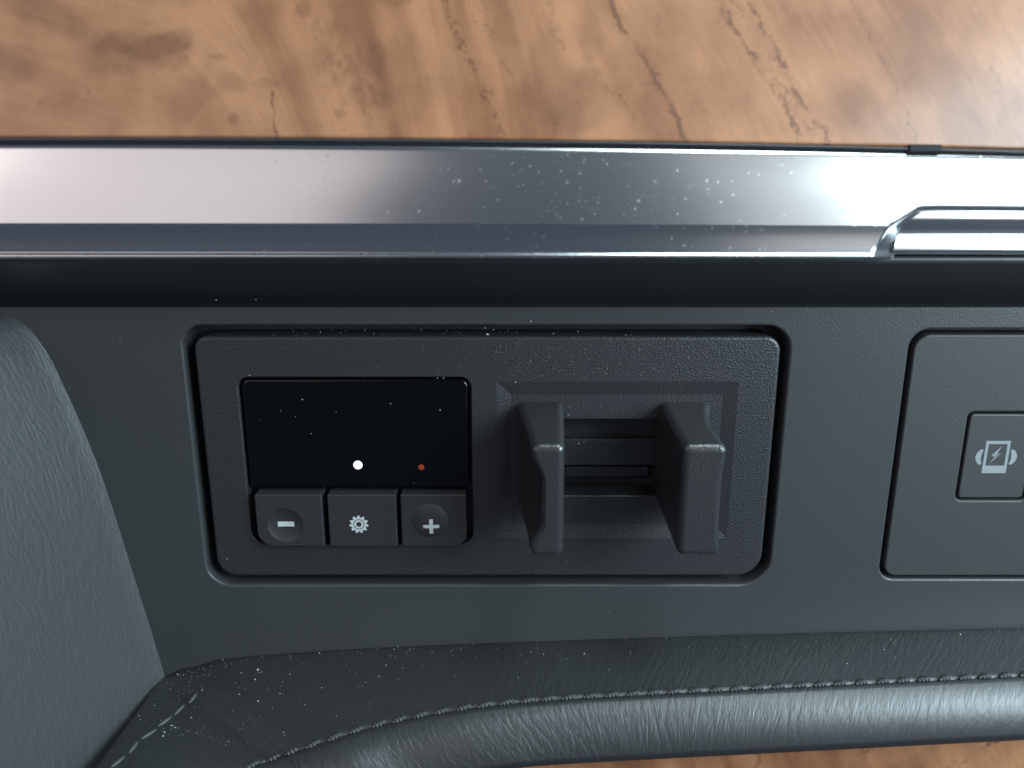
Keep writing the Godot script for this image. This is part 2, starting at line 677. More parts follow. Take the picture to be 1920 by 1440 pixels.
func build_woods() -> void:
	# upper board leans back from the chrome
	var th := deg_to_rad(16.0)
	var up := Vector3(0, cos(th), -sin(th))
	var nn := Vector3(0, sin(th), cos(th))
	var org := Vector3(-125, 43.4, 11.6)
	var size := Vector2(330, 56)
	var at := func(u: float, w: float) -> Vector2:
		var p := on_plane(u, w, org, nn) - org
		return Vector2(p.x, size.y - p.dot(up))
	var veins := []
	for ve in [
		[[[815, -40], [850, 60], [895, 150], [945, 255]], 0.35, 5.0, 0.28, 0.55],
		[[[885, -40], [915, 60], [950, 130], [985, 190]], 0.4, 4.0, 0.25, 0.45],
		[[[1128, -40], [1150, 25], [1205, 105], [1235, 160], [1270, 215], [1288, 265]], 0.10, 9.0, 0.32, 0.8],
		[[[1325, -40], [1370, 40], [1420, 110], [1470, 190], [1505, 265]], 0.28, 8.0, 0.3, 0.62],
		[[[1385, -40], [1430, 45], [1468, 120], [1510, 190], [1560, 268]], 0.22, 7.0, 0.3, 0.62],
		[[[1360, -30], [1420, 60], [1480, 160], [1530, 260]], 0.6, 5.0, 0.28, 0.4],
		[[[1580, -40], [1630, 60], [1680, 150], [1725, 275]], 0.10, 6.0, 0.2, 0.45],
		[[[1130, 150], [1165, 185], [1195, 220], [1205, 250]], 0.2, 4.0, 0.25, 0.5],
		[[[1030, -30], [1036, 60], [1055, 95]], 0.25, 4.0, 0.3, 0.4],
		[[[514, 178], [517, 262]], 0.05, 12.0, 0.2, 0.75],
		[[[120, 150], [180, 190], [215, 235]], 0.4, 4.0, 0.3, 0.35],
		[[[600, 20], [620, 110], [640, 180]], 1.6, 5.0, 0.55, 0.32],
		[[[690, 60], [660, 140], [700, 230]], 1.8, 4.0, 0.6, 0.3],
		[[[1850, 60], [1880, 200], [1920, 270]], 1.0, 3.0, 0.3, 0.3],
	]:
		var pts := []
		for p in ve[0]:
			pts.append(at.call(p[0], p[1]))
		veins.append([pts, ve[1], ve[2], ve[3], ve[4]])
	var smudges := []
	for s in [
		[110, 45, 11, 3.2, 0.5, 0.42], [230, 110, 12, 3.6, -0.1, 0.46], [300, 90, 7, 2.0, -0.3, 0.35], [20, 130, 6, 2.6, 0.6, 0.36],
		[360, 190, 5.5, 4.0, -0.5, 0.42], [425, 160, 3.0, 2.2, 0.0, 0.45], [436, 228, 1.1, 1.4, 0, 0.55], [408, 112, 2.2, 0.7, 0, 0.4],
		[150, 215, 9, 3, 0.2, 0.22], [570, 20, 1.3, 1.3, 0, 0.5], [740, 0, 4, 1.6, 0, 0.4], [790, 130, 7, 6, 0.2, 0.26],
		[700, 110, 2.0, 3.6, 0.2, 0.34], [605, 105, 1.6, 3.0, 0.1, 0.32], [1040, 150, 6, 8, -0.5, 0.34], [1090, 190, 5, 6, -0.6, 0.34], [1105, 45, 2, 6, 0, 0.22],
		[1320, 170, 9, 4, 0.1, 0.18], [1240, 30, 7, 3, 0, 0.18], [1610, 190, 6, 5, 0.2, 0.28], [1690, 90, 5, 5, 0.2, 0.26], [1810, 230, 6, 3, 0.9, 0.28], [1780, 30, 7, 4, 0, 0.18],
		[500, 160, 2.2, 0.8, 0, 0.3], [720, 190, 3, 1.2, 0.2, 0.3], [635, 215, 1.2, 0.9, 0, 0.4], [330, 0, 8, 1.6, 0, 0.2],
	]:
		smudges.append([at.call(s[0], s[1]), Vector2(s[2], s[3]), s[4], s[5]])
	var im := wood_image(2048, 348, size, veins, smudges, 11)
	var wm := mat("upper_wood", Color.WHITE, 0.42)
	wm.albedo_texture = ImageTexture.create_from_image(im)
	wm.clearcoat_enabled = true
	wm.clearcoat = 0.4
	wm.clearcoat_roughness = 0.16
	var b := Builder.new()
	var rows := []
	var uvs := []
	# from the far edge down, rolling over at the chrome
	var prof := []
	for i in 13:
		prof.append([size.y * (1.0 - i / 12.0) + 0.6, 0.6])
	for l in [[0.3, 0.56], [0.12, 0.42], [0.03, 0.2], [0.0, -0.1], [0.0, -1.6]]:
		prof.append(l)
	for p in prof:
		var row := []
		var ur := []
		for i in 34:
			var x := -125.0 + i * 10.0
			var q: Vector3 = Vector3(x, 43.3, 11.1) + up * p[0] + nn * p[1]
			q.y += lean(x, 42.6) - 42.6
			row.append(q)
			ur.append(Vector2((x + 125.0) / size.x, 1.0 - clampf(p[0] / size.y, 0.0, 1.0)))
		rows.append(row)
		uvs.append(ur)
	b.sheet(rows, nn, uvs)
	var o := part("upper_wood_trim", b, wm, self)
	o.set_meta("label", "lacquered brown burl wood board above the chrome strip")
	o.set_meta("category", "wood trim")
	# lower board under the leather roll
	var up2 := Vector3(0, cos(0.1), -sin(0.1))
	var n2 := Vector3(0, sin(0.1), cos(0.1))
	var org2 := Vector3(-40, -66.0, 12.0)
	var size2 := Vector2(240, 30)
	var at2 := func(u: float, w: float) -> Vector2:
		var p := on_plane(u, w, org2, n2) - org2
		return Vector2(p.x, -p.dot(up2))
	var veins2 := []
	for ve in [[[[1430, 1400], [1410, 1450]], 0.5, 5.0, 0.3, 0.4], [[[1650, 1380], [1600, 1440]], 0.5, 6.0, 0.35, 0.5], [[[1880, 1380], [1780, 1440]], 0.4, 8.0, 0.35, 0.6], [[[1300, 1410], [1290, 1450]], 0.4, 5.0, 0.3, 0.3], [[[1840, 1380], [1810, 1420]], 0.9, 4.0, 0.3, 0.4]]:
		var pts := []
		for p in ve[0]:
			pts.append(at2.call(p[0], p[1]))
		veins2.append([pts, ve[1], ve[2], ve[3], ve[4]])
	var sm2 := []
	for s in [[1720, 1430, 8, 3, -0.5, 0.35], [1060, 1430, 6, 3, 0, 0.25], [1500, 1425, 3, 3, 0, 0.25]]:
		sm2.append([at2.call(s[0], s[1]), Vector2(s[2], s[3]), s[4], s[5]])
	var im2 := wood_image(1680, 210, size2, veins2, sm2, 47)
	var wm2 := wm.duplicate()
	wm2.resource_name = "lower_wood"
	wm2.albedo_texture = ImageTexture.create_from_image(im2)
	var b2 := Builder.new()
	var r2 := []
	var u2 := []
	for j in 4:
		var row := []
		var ur := []
		for i in 25:
			var d := j * 10.0
			row.append(org2 + Vector3(i * 10.0, 0, 0) - up2 * d)
			ur.append(Vector2(i * 10.0 / size2.x, d / size2.y))
		r2.append(row)
		u2.append(ur)
	b2.sheet(r2, n2, u2)
	var o2 := part("lower_wood_trim", b2, wm2, self)
	o2.set_meta("label", "lacquered brown burl wood board below the stitched leather roll")
	o2.set_meta("category", "wood trim")


func build_wing() -> void:
	var e := [Vector2(-116, 13.8), Vector2(-104, 14.1), Vector2(-95.5, 13.7), Vector2(-90.5, 12.2), Vector2(-87.4, 8.6), Vector2(-84.6, 2), Vector2(-79.6, -16.5), Vector2(-75.6, -40), Vector2(-72.2, -62), Vector2(-68, -92)]
	var rows := []
	var uvs := []
	for i in 65:
		var p := cat(e, i / 64.0 * (e.size() - 1))
		var row := []
		var ur := []
		for s in [-2.0, -1.0, 0.0, 0.5, 1.0, 1.6, 2.4, 3.4, 5.0, 8.0, 12.0, 18.0, 26.0, 36.0, 50.0]:
			# rolls out of the fascia, then comes towards the cabin
			var k := clampf(s / 5.0, -0.4, 1.0)
			var x: float = p.x - 0.34 * s - 1.3 * k * (2.0 - k) * 0.5
			var z: float = -0.3 + 0.94 * s - 0.9 * (1.0 - k) * (0.0 if s <= 0 else k)
			row.append(Vector3(x, p.y, z))
			ur.append(Vector2(s, -p.y + p.x * 0.1))
		rows.append(row)
		uvs.append(ur)
	var b := Builder.new()
	b.sheet(rows, Vector3(1, 0, 0.3), uvs)
	var o := part("leather_side_panel", b, M.wing_leather, self)
	o.set_meta("label", "grey grained leather side panel standing beside the fascia, without stitching")
	o.set_meta("category", "side panel")


func pad_point(t: float) -> Array:
	var B := [Vector2(60, 1620), Vector2(180, 1440), Vector2(250, 1345), Vector2(310, 1268), Vector2(380, 1246), Vector2(440, 1233), Vector2(700, 1215), Vector2(1000, 1203), Vector2(1400, 1190), Vector2(1920, 1178), Vector2(2150, 1173), Vector2(2700, 1160)]
	var S := [Vector2(300, 1505), Vector2(380, 1471), Vector2(450, 1443), Vector2(520, 1418), Vector2(600, 1391), Vector2(700, 1360), Vector2(850, 1330), Vector2(1030, 1310), Vector2(1400, 1290), Vector2(1920, 1265), Vector2(2150, 1254), Vector2(2700, 1228)]
	var L := [Vector2(400, 1600), Vector2(470, 1572), Vector2(540, 1545), Vector2(610, 1516), Vector2(700, 1488), Vector2(800, 1462), Vector2(950, 1436), Vector2(1100, 1424), Vector2(1400, 1408), Vector2(1920, 1381), Vector2(2150, 1369), Vector2(2700, 1341)]
	var pb := cat(B, t)
	var b3: Vector3
	var flat := on_y(pb.x, pb.y, -62.9 - maxf(0.0, 3.0 - t) * 1.6)
	var wall := on_z(pb.x, pb.y, 0.0)
	b3 = flat.lerp(wall, smoothstep(2.6, 3.4, t))
	var ps := cat(S, t)
	var s3 := on_y(ps.x, ps.y, b3.y - 1.0)
	var pl := cat(L, t)
	var l3 := on_z(pl.x, pl.y, s3.z + 6.5)
	return [b3, s3, l3]


func pad_profile(c: Array) -> Array:
	var b3: Vector3 = c[0]
	var s3: Vector3 = c[1]
	var l3: Vector3 = c[2]
	var across := (s3 - b3).normalized()
	var out := [b3 - across * 1.5 + Vector3(0, -6, 0), b3 - across * 0.9 + Vector3(0, -2.5, 0), b3 - across * 0.3 + Vector3(0, -0.8, 0)]
	for k in 15:
		var f := k / 14.0
		out.append(b3.lerp(s3, f * 0.95) + Vector3(0, 0.9 * sin(PI * pow(f, 0.8)), 0))
	out.append(s3 - across * 0.35 + Vector3(0, -0.12, 0))
	out.append(s3 + Vector3(0, -0.45, 0))
	out.append(s3 + across * 0.3 + Vector3(0, -0.15, 0))
	var ctl := s3.lerp(l3, 0.5) + Vector3(0, 1.9, 2.3)
	for k in range(1, 19):
		var f := k / 18.0
		var st := s3 + across * 0.5 + Vector3(0, 0.15, 0)
		out.append(st.lerp(ctl, f).lerp(ctl.lerp(l3, f), f))
	out.append(l3 + Vector3(0, -1.2, -0.5))
	out.append(l3 + Vector3(0, -2.4, -2.0))
	out.append(l3 + Vector3(0, -3.2, -6.0))
	out.append(l3 + Vector3(0, -3.4, -14.0))
	return out


func build_pad() -> void:
	var t := thing("leather_armrest_pad", "black padded leather ledge with a stitched rolled front edge, below the fascia", "leather pad")
	var top_rows := []
	var roll_rows := []
	var ut := []
	var ul := []
	var along := 0.0
	var before := Vector3.INF
	var seam := []
	var cols := []
	for i in 251:
		var c := pad_point(i / 250.0 * 11.0)
		if before != Vector3.INF:
			along += before.distance_to(c[1])
		before = c[1]
		seam.append([along, c])
		cols.append(pad_profile(c))
	var nrow: int = cols[0].size()
	for r in nrow:
		var row := []
		var ur := []
		for i in cols.size():
			row.append(cols[i][r])
			var far := 0.0
			for q in range(1, r + 1):
				far += cols[i][q - 1].distance_to(cols[i][q])
			ur.append(Vector2(seam[i][0] + far * 0.25, far))
		if r <= 19:
			top_rows.append(row)
			ut.append(ur)
		if r >= 19:
			roll_rows.append(row)
			ul.append(ur)
	var b := Builder.new()
	b.sheet(top_rows, Vector3(0, 1, 0.2), ut)
	part("top_cover", b, M.pad_leather, t)
	b = Builder.new()
	b.sheet(roll_rows, Vector3(0, 0.5, 1), ul)
	part("rolled_edge", b, M.pad_leather, t)
	# twisted stitches along the front seam
	var sm := stitch_mesh(1.4, 0.6, true)
	var pitch := 3.95
	var next := 12.0
	while next < along - 1.0:
		var p := Vector3.ZERO
		var q := Vector3.ZERO
		for i in seam.size() - 1:
			if seam[i + 1][0] >= next:
				var f: float = (next - seam[i][0]) / maxf(1e-5, seam[i + 1][0] - seam[i][0])
				p = seam[i][1][1].lerp(seam[i + 1][1][1], f)
				q = seam[i + 1][1][1] - seam[i][1][1]
				break
		put_stitch(t, sm, M.thread, p + Vector3(0, 0.05, 0), q.normalized().rotated(Vector3.UP, 0.22 + rng.randfn(0.0, 0.05)))
		next += pitch + rng.randfn(0.0, 0.12)
	# flat dusty stitches of the seam that runs to the corner
	var fm := stitch_mesh(1.5, 0.34, false)
	var line := [Vector2(424, 1246), Vector2(370, 1302), Vector2(320, 1345), Vector2(275, 1380), Vector2(218, 1432), Vector2(190, 1462)]
	var prev := Vector3.INF
	var gone := 0.0
	for i in 200:
		var uv := cat(line, i / 199.0 * (line.size() - 1))
		var p := on_y(uv.x, uv.y, -61.6)
		if prev != Vector3.INF:
			gone += prev.distance_to(p)
			if gone >= 3.6:
				gone = 0.0
				var d := (p - prev).normalized()
				put_stitch(t, fm, M.pale_thread, p + Vector3(0, rng.randf_range(-0.02, 0.12), 0), d.rotated(Vector3.UP, rng.randfn(0.08, 0.14)))
		prev = p


func stitch_mesh(half: float, rad: float, twisted: bool) -> ArrayMesh:
	var b := Builder.new()
	var rows := []
	for i in 19:
		var f := i / 18.0
		var w := pow(sin(PI * clampf(f, 0.02, 0.98)), 0.45)
		var row := []
		for j in 10:
			var a := TAU * j / 10.0
			var k := rad * w
			if twisted:
				k *= 1.0 + 0.34 * sin(a * 1.0 + f * TAU * 4.0)
			row.append(Vector3((f - 0.5) * 2.0 * half, k * 0.75 * sin(a), k * cos(a)))
		rows.append(row)
	b.sheet(rows, Vector3.UP, [], true)
	return b.mesh()


func put_stitch(parent: Node3D, m: ArrayMesh, mt: Material, p: Vector3, along: Vector3) -> void:
	var o := MeshInstance3D.new()
	o.name = "stitch"
	o.mesh = m
	o.material_override = mt
	parent.add_child(o, true)
	var z := along.cross(Vector3.UP).normalized()
	var y := z.cross(along).normalized()
	o.transform = Transform3D(Basis(along, y, z), p * MM)


# ---------------------------------------------------------------- brake controller
const DISP := [-51.5, -7.7, -33.0, 1.3]       # opening for screen and buttons
const TRAY := 0.55
const SLOT := [-2.9, 42.5, -31.6, 0.5]        # sloped tray behind the paddles


func build_controller() -> void:
	var t := thing("trailer_brake_controller", "black trailer brake controller with screen, three buttons and two squeeze paddles", "controller")
	# faceplate with two openings
	var b := Builder.new()
	var o := Builder.rounded(-59.0, 49.9, -40.0, 9.1, [4.0, 5.0, 3.0, 2.6], 8)
	b.rings(o, Builder.edge(0.0, 0.7, 5, -6.8))
	var inner := Rect2(-54.5, -34.6, 99.4, 38.0)
	b.between(o, 0.7, inner, 0.0)
	var d := Builder.rounded(DISP[0], DISP[1], DISP[2], DISP[3], [3.2, 2.8, 2.0, 2.0], 6)
	b.rings(d, Builder.rim(0.0, 0.25, 3, -4.0))
	b.between(d, -0.25, Rect2(-54.5, -34.6, 49.0, 38.0), 0.0)
	var s := Builder.rounded(SLOT[0], SLOT[1], SLOT[2], SLOT[3], [0.02, 0.02, 0.02, 0.02], 2)
	b.between(s, 0.0, Rect2(-5.5, -34.6, 50.4, 38.0), 0.0)
	part("faceplate", b, M.faceplate, t)
	# tray with sloping sides, floor and slot
	b = Builder.new()
	tray(b, s, 2.7, TRAY)
	var slot := Rect2(3.0, -22.8, 32.0, 15.7)
	var floor_rect := Rect2(SLOT[0] + 2.7, SLOT[2] + 2.7, SLOT[1] - SLOT[0] - 5.4, SLOT[3] - SLOT[2] - 5.4)
	var so := Builder.rounded(slot.position.x, slot.end.x, slot.position.y, slot.end.y, [0.4, 0.4, 0.4, 0.4], 3)
	b.between(so, -0.2, floor_rect, -TRAY)
	part("slot_tray", b, M.faceplate, t)
	b = Builder.new()
	b.rect(Rect2(1, -25, 36, 20), -21.8)
	b.rect(Rect2(-53, -34, 46, 37), -3.9)
	b.rings(so, Builder.rim(-TRAY, 0.2, 2, -22.0))
	part("housing_back", b, M.paddle, t)
	# rails the paddles slide on
	b = Builder.new()
	b.box(Vector3(3.2, -18.2, -6.0), Vector3(34.8, -12.4, -4.6), 0.5)
	part("slide_rail", b, M.paddle, t)
	b = Builder.new()
	b.box(Vector3(10.5, -20.9, -6.5), Vector3(27.5, -18.5, -5.2), 0.5)
	part("slide_rail", b, M.faceplate, t)
	# screen
	b = Builder.new()
	var g := Builder.rounded(-51.0, -8.2, -21.0, 0.85, [0.6, 0.6, 1.7, 1.7], 6)
	b.rings(g, Builder.edge(-0.35, 0.5, 4, -3.0))
	b.cap(g, 0.5, -0.35)
	var scr := part("display_screen", b, M.glass, t)
	scr.set_meta("label", "glossy black screen with a white and an orange dot")
	# dark digits, switched off behind the glass
	for cx in [636.0, 742.0]:
		for sg in [[0, 1, true], [0, 0, true], [0, -1, true], [-1, 0.5, false], [1, 0.5, false], [-1, -0.5, false], [1, -0.5, false]]:
			var c0 := on_z(cx, 828.0, -0.3)
			var at := Vector2(c0.x + sg[0] * 2.5 + sg[1] * 0.25, c0.y + sg[1] * 3.9)
			var hs := Vector2(2.0, 0.42) if sg[2] else Vector2(0.42, 1.5)
			b = Builder.new()
			b.rect(Rect2(at - hs, hs * 2.0), -0.325)
			part("digit_segment", b, M.segment, scr)
	for l in [[671, 872, 0.85, "led_white", "white lit dot"], [790, 876, 0.58, "led_orange", "dim orange lit dot"]]:
		var p := on_z(l[0], l[1], -0.3)
		b = Builder.new()
		var ring := []
		for k in 20:
			var a := TAU * k / 20.0
			ring.append([Vector2(p.x, p.y) + Vector2(cos(a), sin(a)) * l[2], Vector2(cos(a), sin(a))])
		b.cap(ring, 0.0, -0.33)
		b.rings(ring, [[0.0, -0.33, 1, 0], [0.0, -0.5, 1, 0]])
		var led := part("indicator_light", b, M[l[3]], scr)
		led.set_meta("label", l[4])
	# buttons
	var specs := [
		["minus_button", -49.8, -36.8, [3.2, 0.35, 0.35, 0.35], Vector2(535, 985), -0.7],
		["settings_button", -35.75, -22.45, [0.35, 0.35, 0.35, 0.35], Vector2(673, 983), 0.0],
		["plus_button", -21.6, -8.9, [0.35, 2.6, 0.35, 0.35], Vector2(806, 976), 0.6],
	]
	for sp in specs:
		var zt := 1.5
		var q := on_z(sp[4].x, sp[4].y, zt)
		var ctr := Vector2(q.x, q.y)
		b = Builder.new()
		var bo := Builder.rounded(sp[1], sp[2], -32.7, -21.75, sp[3], 6, 8)
		var prof := Builder.edge(zt, 0.3, 3, -3.0)
		b.rings(bo, prof)
		dished_cap(b, bo, 0.3, zt, ctr, 3.5, sp[5])
		var bt := part(sp[0], b, M.button, t)
		b = Builder.new()
		match sp[0]:
			"minus_button":
				conform(b, Rect2(ctr.x - 1.6, ctr.y - 0.52, 3.2, 1.04), ctr, sp[5], zt)
				part("minus_sign", b, M.mark, bt)
			"plus_button":
				var pc := on_z(809, 985, zt)
				conform(b, Rect2(pc.x - 1.55, pc.y - 0.36, 3.1, 0.72), ctr, sp[5], zt)
				conform(b, Rect2(pc.x - 0.36, pc.y + 0.36, 0.72, 1.2), ctr, sp[5], zt)
				conform(b, Rect2(pc.x - 0.36, pc.y - 1.56, 0.72, 1.2), ctr, sp[5], zt)
				part("plus_sign", b, M.mark, bt)
			_:
				gear(b, ctr, zt + 0.05)
				part("gear_symbol", b, M.mark, bt)
	# paddles
	for right in [false, true]:
		var p := part("squeeze_paddle", paddle(right), M.paddle, t)
		p.set_meta("label", "paddle on the side away from the screen" if right else "paddle next to the screen")


func tray(b: Builder, outline: Array, run: float, deep: float) -> void:
	# four sloping sides with mitred corners, each flat
	var x0: float = SLOT[0]
	var x1: float = SLOT[1]
	var y0: float = SLOT[2]
	var y1: float = SLOT[3]
	var a := [Vector3(x0, y0, 0), Vector3(x1, y0, 0), Vector3(x1, y1, 0), Vector3(x0, y1, 0)]
	var c := [Vector3(x0 + run, y0 + run, -deep), Vector3(x1 - run, y0 + run, -deep), Vector3(x1 - run, y1 - run, -deep), Vector3(x0 + run, y1 - run, -deep)]
	var nn := [Vector3(0, deep, run), Vector3(-deep, 0, run), Vector3(0, -deep, run), Vector3(deep, 0, run)]
	for k in 4:
		var j := (k + 1) % 4
		var ids := []
		for p in [a[k], a[j], c[j], c[k]]:
			ids.append(b.vert(p, nn[k]))
		b.quad(ids[0], ids[1], ids[2], ids[3])


func dish(d: float, deep: float) -> float:
	var k := clampf(1.0 - (d / 3.5) * (d / 3.5), 0.0, 1.0)
	return deep * pow(k, 0.8) if deep != 0.0 else 0.0


func dished_cap(b: Builder, outline: Array, inset: float, z: float, ctr: Vector2, rad: float, deep: float) -> void:
	var rows := []
	for k in 13:
		var row := []
		for o in outline:
			var e: Vector2 = o[0] - o[1] * inset
			var dir := (e - ctr).normalized()
			var r := maxf(0.001, rad * k / 12.0)
			var p := ctr + dir * r
			row.append(Vector3(p.x, p.y, z + dish(r, deep)))
		rows.append(row)
	for k in [0.03, 1.0]:
		var row := []
		for o in outline:
			var e: Vector2 = o[0] - o[1] * inset
			var p := (ctr + (e - ctr).normalized() * rad).lerp(e, k)
			row.append(Vector3(p.x, p.y, z))
		rows.append(row)
	var first: Array = rows[0]
	first.append(first[0])
	for k in range(1, rows.size()):
		rows[k].append(rows[k][0])
	b.sheet(rows, Vector3(0, 0, 1))


func conform(b: Builder, r: Rect2, ctr: Vector2, deep: float, z: float) -> void:
	var rows := []
	for i in 9:
		var row := []
		for j in 13:
			var p := r.position + Vector2(r.size.x * j / 12.0, r.size.y * i / 8.0)
			row.append(Vector3(p.x, p.y, z + 0.05 + dish(p.distance_to(ctr), deep)))
		rows.append(row)
	b.sheet(rows, Vector3(0, 0, 1))


func gear(b: Builder, c: Vector2, z: float) -> void:
	var n := 132
	var outer := []
	for k in n:
		var a := TAU * k / n
		var w := clampf(0.5 + 1.6 * cos(a * 11.0), 0.0, 1.0)
		outer.append(lerpf(1.48, 1.86, w))
	for ringdef in [[1.08, -1.0], [0.52, 0.92]]:
		var rows := [[], []]
		for k in n + 1:
			var a := TAU * k / n
			var dir := Vector2(sin(a), cos(a))
			var ro: float = outer[k % n] if ringdef[1] < 0.0 else ringdef[1]
			var p0: Vector2 = c + dir * ringdef[0]
			var p1 := c + dir * ro
			rows[0].append(Vector3(p0.x, p0.y, z))
			rows[1].append(Vector3(p1.x, p1.y, z))
		b.sheet(rows, Vector3(0, 0, 1))


func paddle(right: bool) -> Builder:
	var b := Builder.new()
	var front := 17.6
	var levels := [-4.0, -1.7, 0.0, 1.5, 3.0, 4.5, 6.0, 7.5, 9.0, 10.5, 12.0, 13.5, 15.0, front - 1.5]
	var seg := 6
	var rnd := 1.15
	var rows := []
	var last := []
	var stack := []
	for z in levels:
		stack.append([z, 0.0])
	for i in range(1, seg + 1):
		var a := i / float(seg) * PI / 2
		stack.append([front - rnd + rnd * sin(a), rnd * (1.0 - cos(a))])
	for st in stack:
		var z: float = st[0]
		var inset: float = st[1]
		var k := clampf(z / front, 0.0, 1.0)
		var waist := sin(PI * clampf(k, 0, 1))
		var inner: float
		var outer: float
		if right:
			inner = lerpf(28.0, 28.9, k)
			outer = lerpf(37.6, 36.5, k) - 1.3 * waist
		else:
			inner = lerpf(9.7, 8.95, k)
			outer = lerpf(0.9, 3.2, k) + 0.3 * waist
		var y1 := lerpf(-3.7, -5.9, k)
		var y0 := lerpf(-23.6, -26.6, k)
		var o := Builder.rounded(minf(inner, outer) + inset, maxf(inner, outer) - inset, y0 + inset, y1 - inset, [1.3 - inset, 1.3 - inset, 1.3 - inset, 1.3 - inset], 5, 16)
		var row := []
		for e in o:
			var p: Vector2 = e[0]
			# finger dish in the outer side
			var w := (p.x - inner) / (outer - inner)
			var fy := clampf((p.y - y0) / (y1 - y0), 0.0, 1.0)
			var hollow := smoothstep(0.06, 0.3, fy) * (1.0 - smoothstep(0.68, 0.94, fy))
			var zz := smoothstep(0.15, 0.8, k)
			p.x += (inner - outer) / absf(inner - outer) * (0.4 if right else 1.9) * hollow * zz * smoothstep(0.3, 1.0, w)
			row.append(Vector3(p.x, p.y, z))
		rows.append(row)
	b.sheet(rows, Vector3(0, 0, 1), [], true)
	var top: Array = rows[-1]
	var at := b.v.size()
	for j in top.size():
		b.vert(top[j], Vector3(0, 0, 1))
	var cx := 0.0
	for p in top:
		cx += p.x / top.size()
	for j in top.size():
		b.vert(Vector3(cx, clampf(top[j].y, -25.2, -7.3), front), Vector3(0, 0, 1))
	var m := top.size()
	for j in m:
		var k := (j + 1) % m
		b.quad(at + j, at + k, at + m + k, at + m + j)
	return b


# ---------------------------------------------------------------- charging panel
func build_charger() -> void:
	var t := thing("charging_panel", "charcoal inset panel holding a wireless phone charging button", "charging panel")
	var b := Builder.new()
	var o := Builder.rounded(CH[0] + 0.9, CH[1] - 0.9, CH[2] + 0.75, CH[3] - 1.0, [2.4, 2.4, 3.0, 3.0], 8)
	b.rings(o, Builder.edge(0.0, 0.35, 4, -4.8))
	var bx := [86.5, 100.2, -23.6, -5.5]
	var h := Builder.rounded(bx[0], bx[1], bx[2], bx[3], [1.2, 1.2, 1.2, 1.2], 6)
	var inner := Rect2(80, -34, 62, 36)
	b.between(o, 0.35, inner, 0.0)
	b.rings(h, Builder.rim(0.0, 0.4, 4, -2.5))
	b.between(h, -0.4, Rect2(80, -34, 27, 36), 0.0)
	b.rect(Rect2(107, -34, 35, 36), 0.0)
	part("inset_plate", b, M.charge_plate, t)
	b = Builder.new()
	b.rect(Rect2(85, -25, 17, 21), -2.4)
	part("button_well", b, M.paddle, t)
	b = Builder.new()
	var g := Builder.rounded(bx[0] + 0.55, bx[1] - 0.55, bx[2] + 0.5, bx[3] - 0.5, [0.8, 0.8, 0.8, 0.8], 5)
	b.rings(g, Builder.edge(-0.15, 0.3, 4, -2.3))
	b.cap(g, 0.3, -0.15)
	var bt := part("charging_button", b, M.charge_button, t)
	# phone with bolt between two buzz marks
	b = Builder.new()
	var z := -0.1
	var c := Vector2(93.15, -14.6)
	var w := 2.35
	var hh := 3.3
	b.rect(Rect2(c.x - w, c.y - hh, 2 * w, 1.55), z)
	b.rect(Rect2(c.x - w, c.y + hh - 0.65, 2 * w, 0.65), z)
	b.rect(Rect2(c.x - w, c.y - hh + 1.55, 0.55, 2 * hh - 2.2), z)
	b.rect(Rect2(c.x + w - 0.55, c.y - hh + 1.55, 0.55, 2 * hh - 2.2), z)
	poly(b, [Vector2(0.85, 2.3), Vector2(-0.95, 0.35), Vector2(-0.2, 0.3), Vector2(0.3, 1.2)], c, z)
	poly(b, [Vector2(-0.95, 0.35), Vector2(-0.1, -0.1), Vector2(0.9, 0.75), Vector2(0.1, 0.75)], c, z)
	poly(b, [Vector2(-1.3, -1.5), Vector2(0.95, 0.8), Vector2(0.2, 0.7), Vector2(-0.3, -0.1)], c, z)
	for s in [-1.0, 1.0]:
		var rows := [[], []]
		for k in 13:
			var a := lerpf(-0.75, 0.75, k / 12.0)
			rows[0].append(Vector3(c.x + s * (2.55 + 0.35 * cos(a * 2.0)), c.y + 1.75 * sin(a) * 1.2, z))
			rows[1].append(Vector3(c.x + s * (2.65 + 1.35 * cos(a * 1.6)), c.y + 1.9 * sin(a) * 1.2, z))
		b.sheet(rows, Vector3(0, 0, 1))
	part("phone_symbol", b, M.icon, bt)


func poly(b: Builder, pts: Array, c: Vector2, z: float) -> void:
	var ids := []
	for p in pts:
		ids.append(b.vert(Vector3(c.x + p.x, c.y + p.y, z), Vector3(0, 0, 1)))
	b.quad(ids[0], ids[1], ids[2], ids[3])


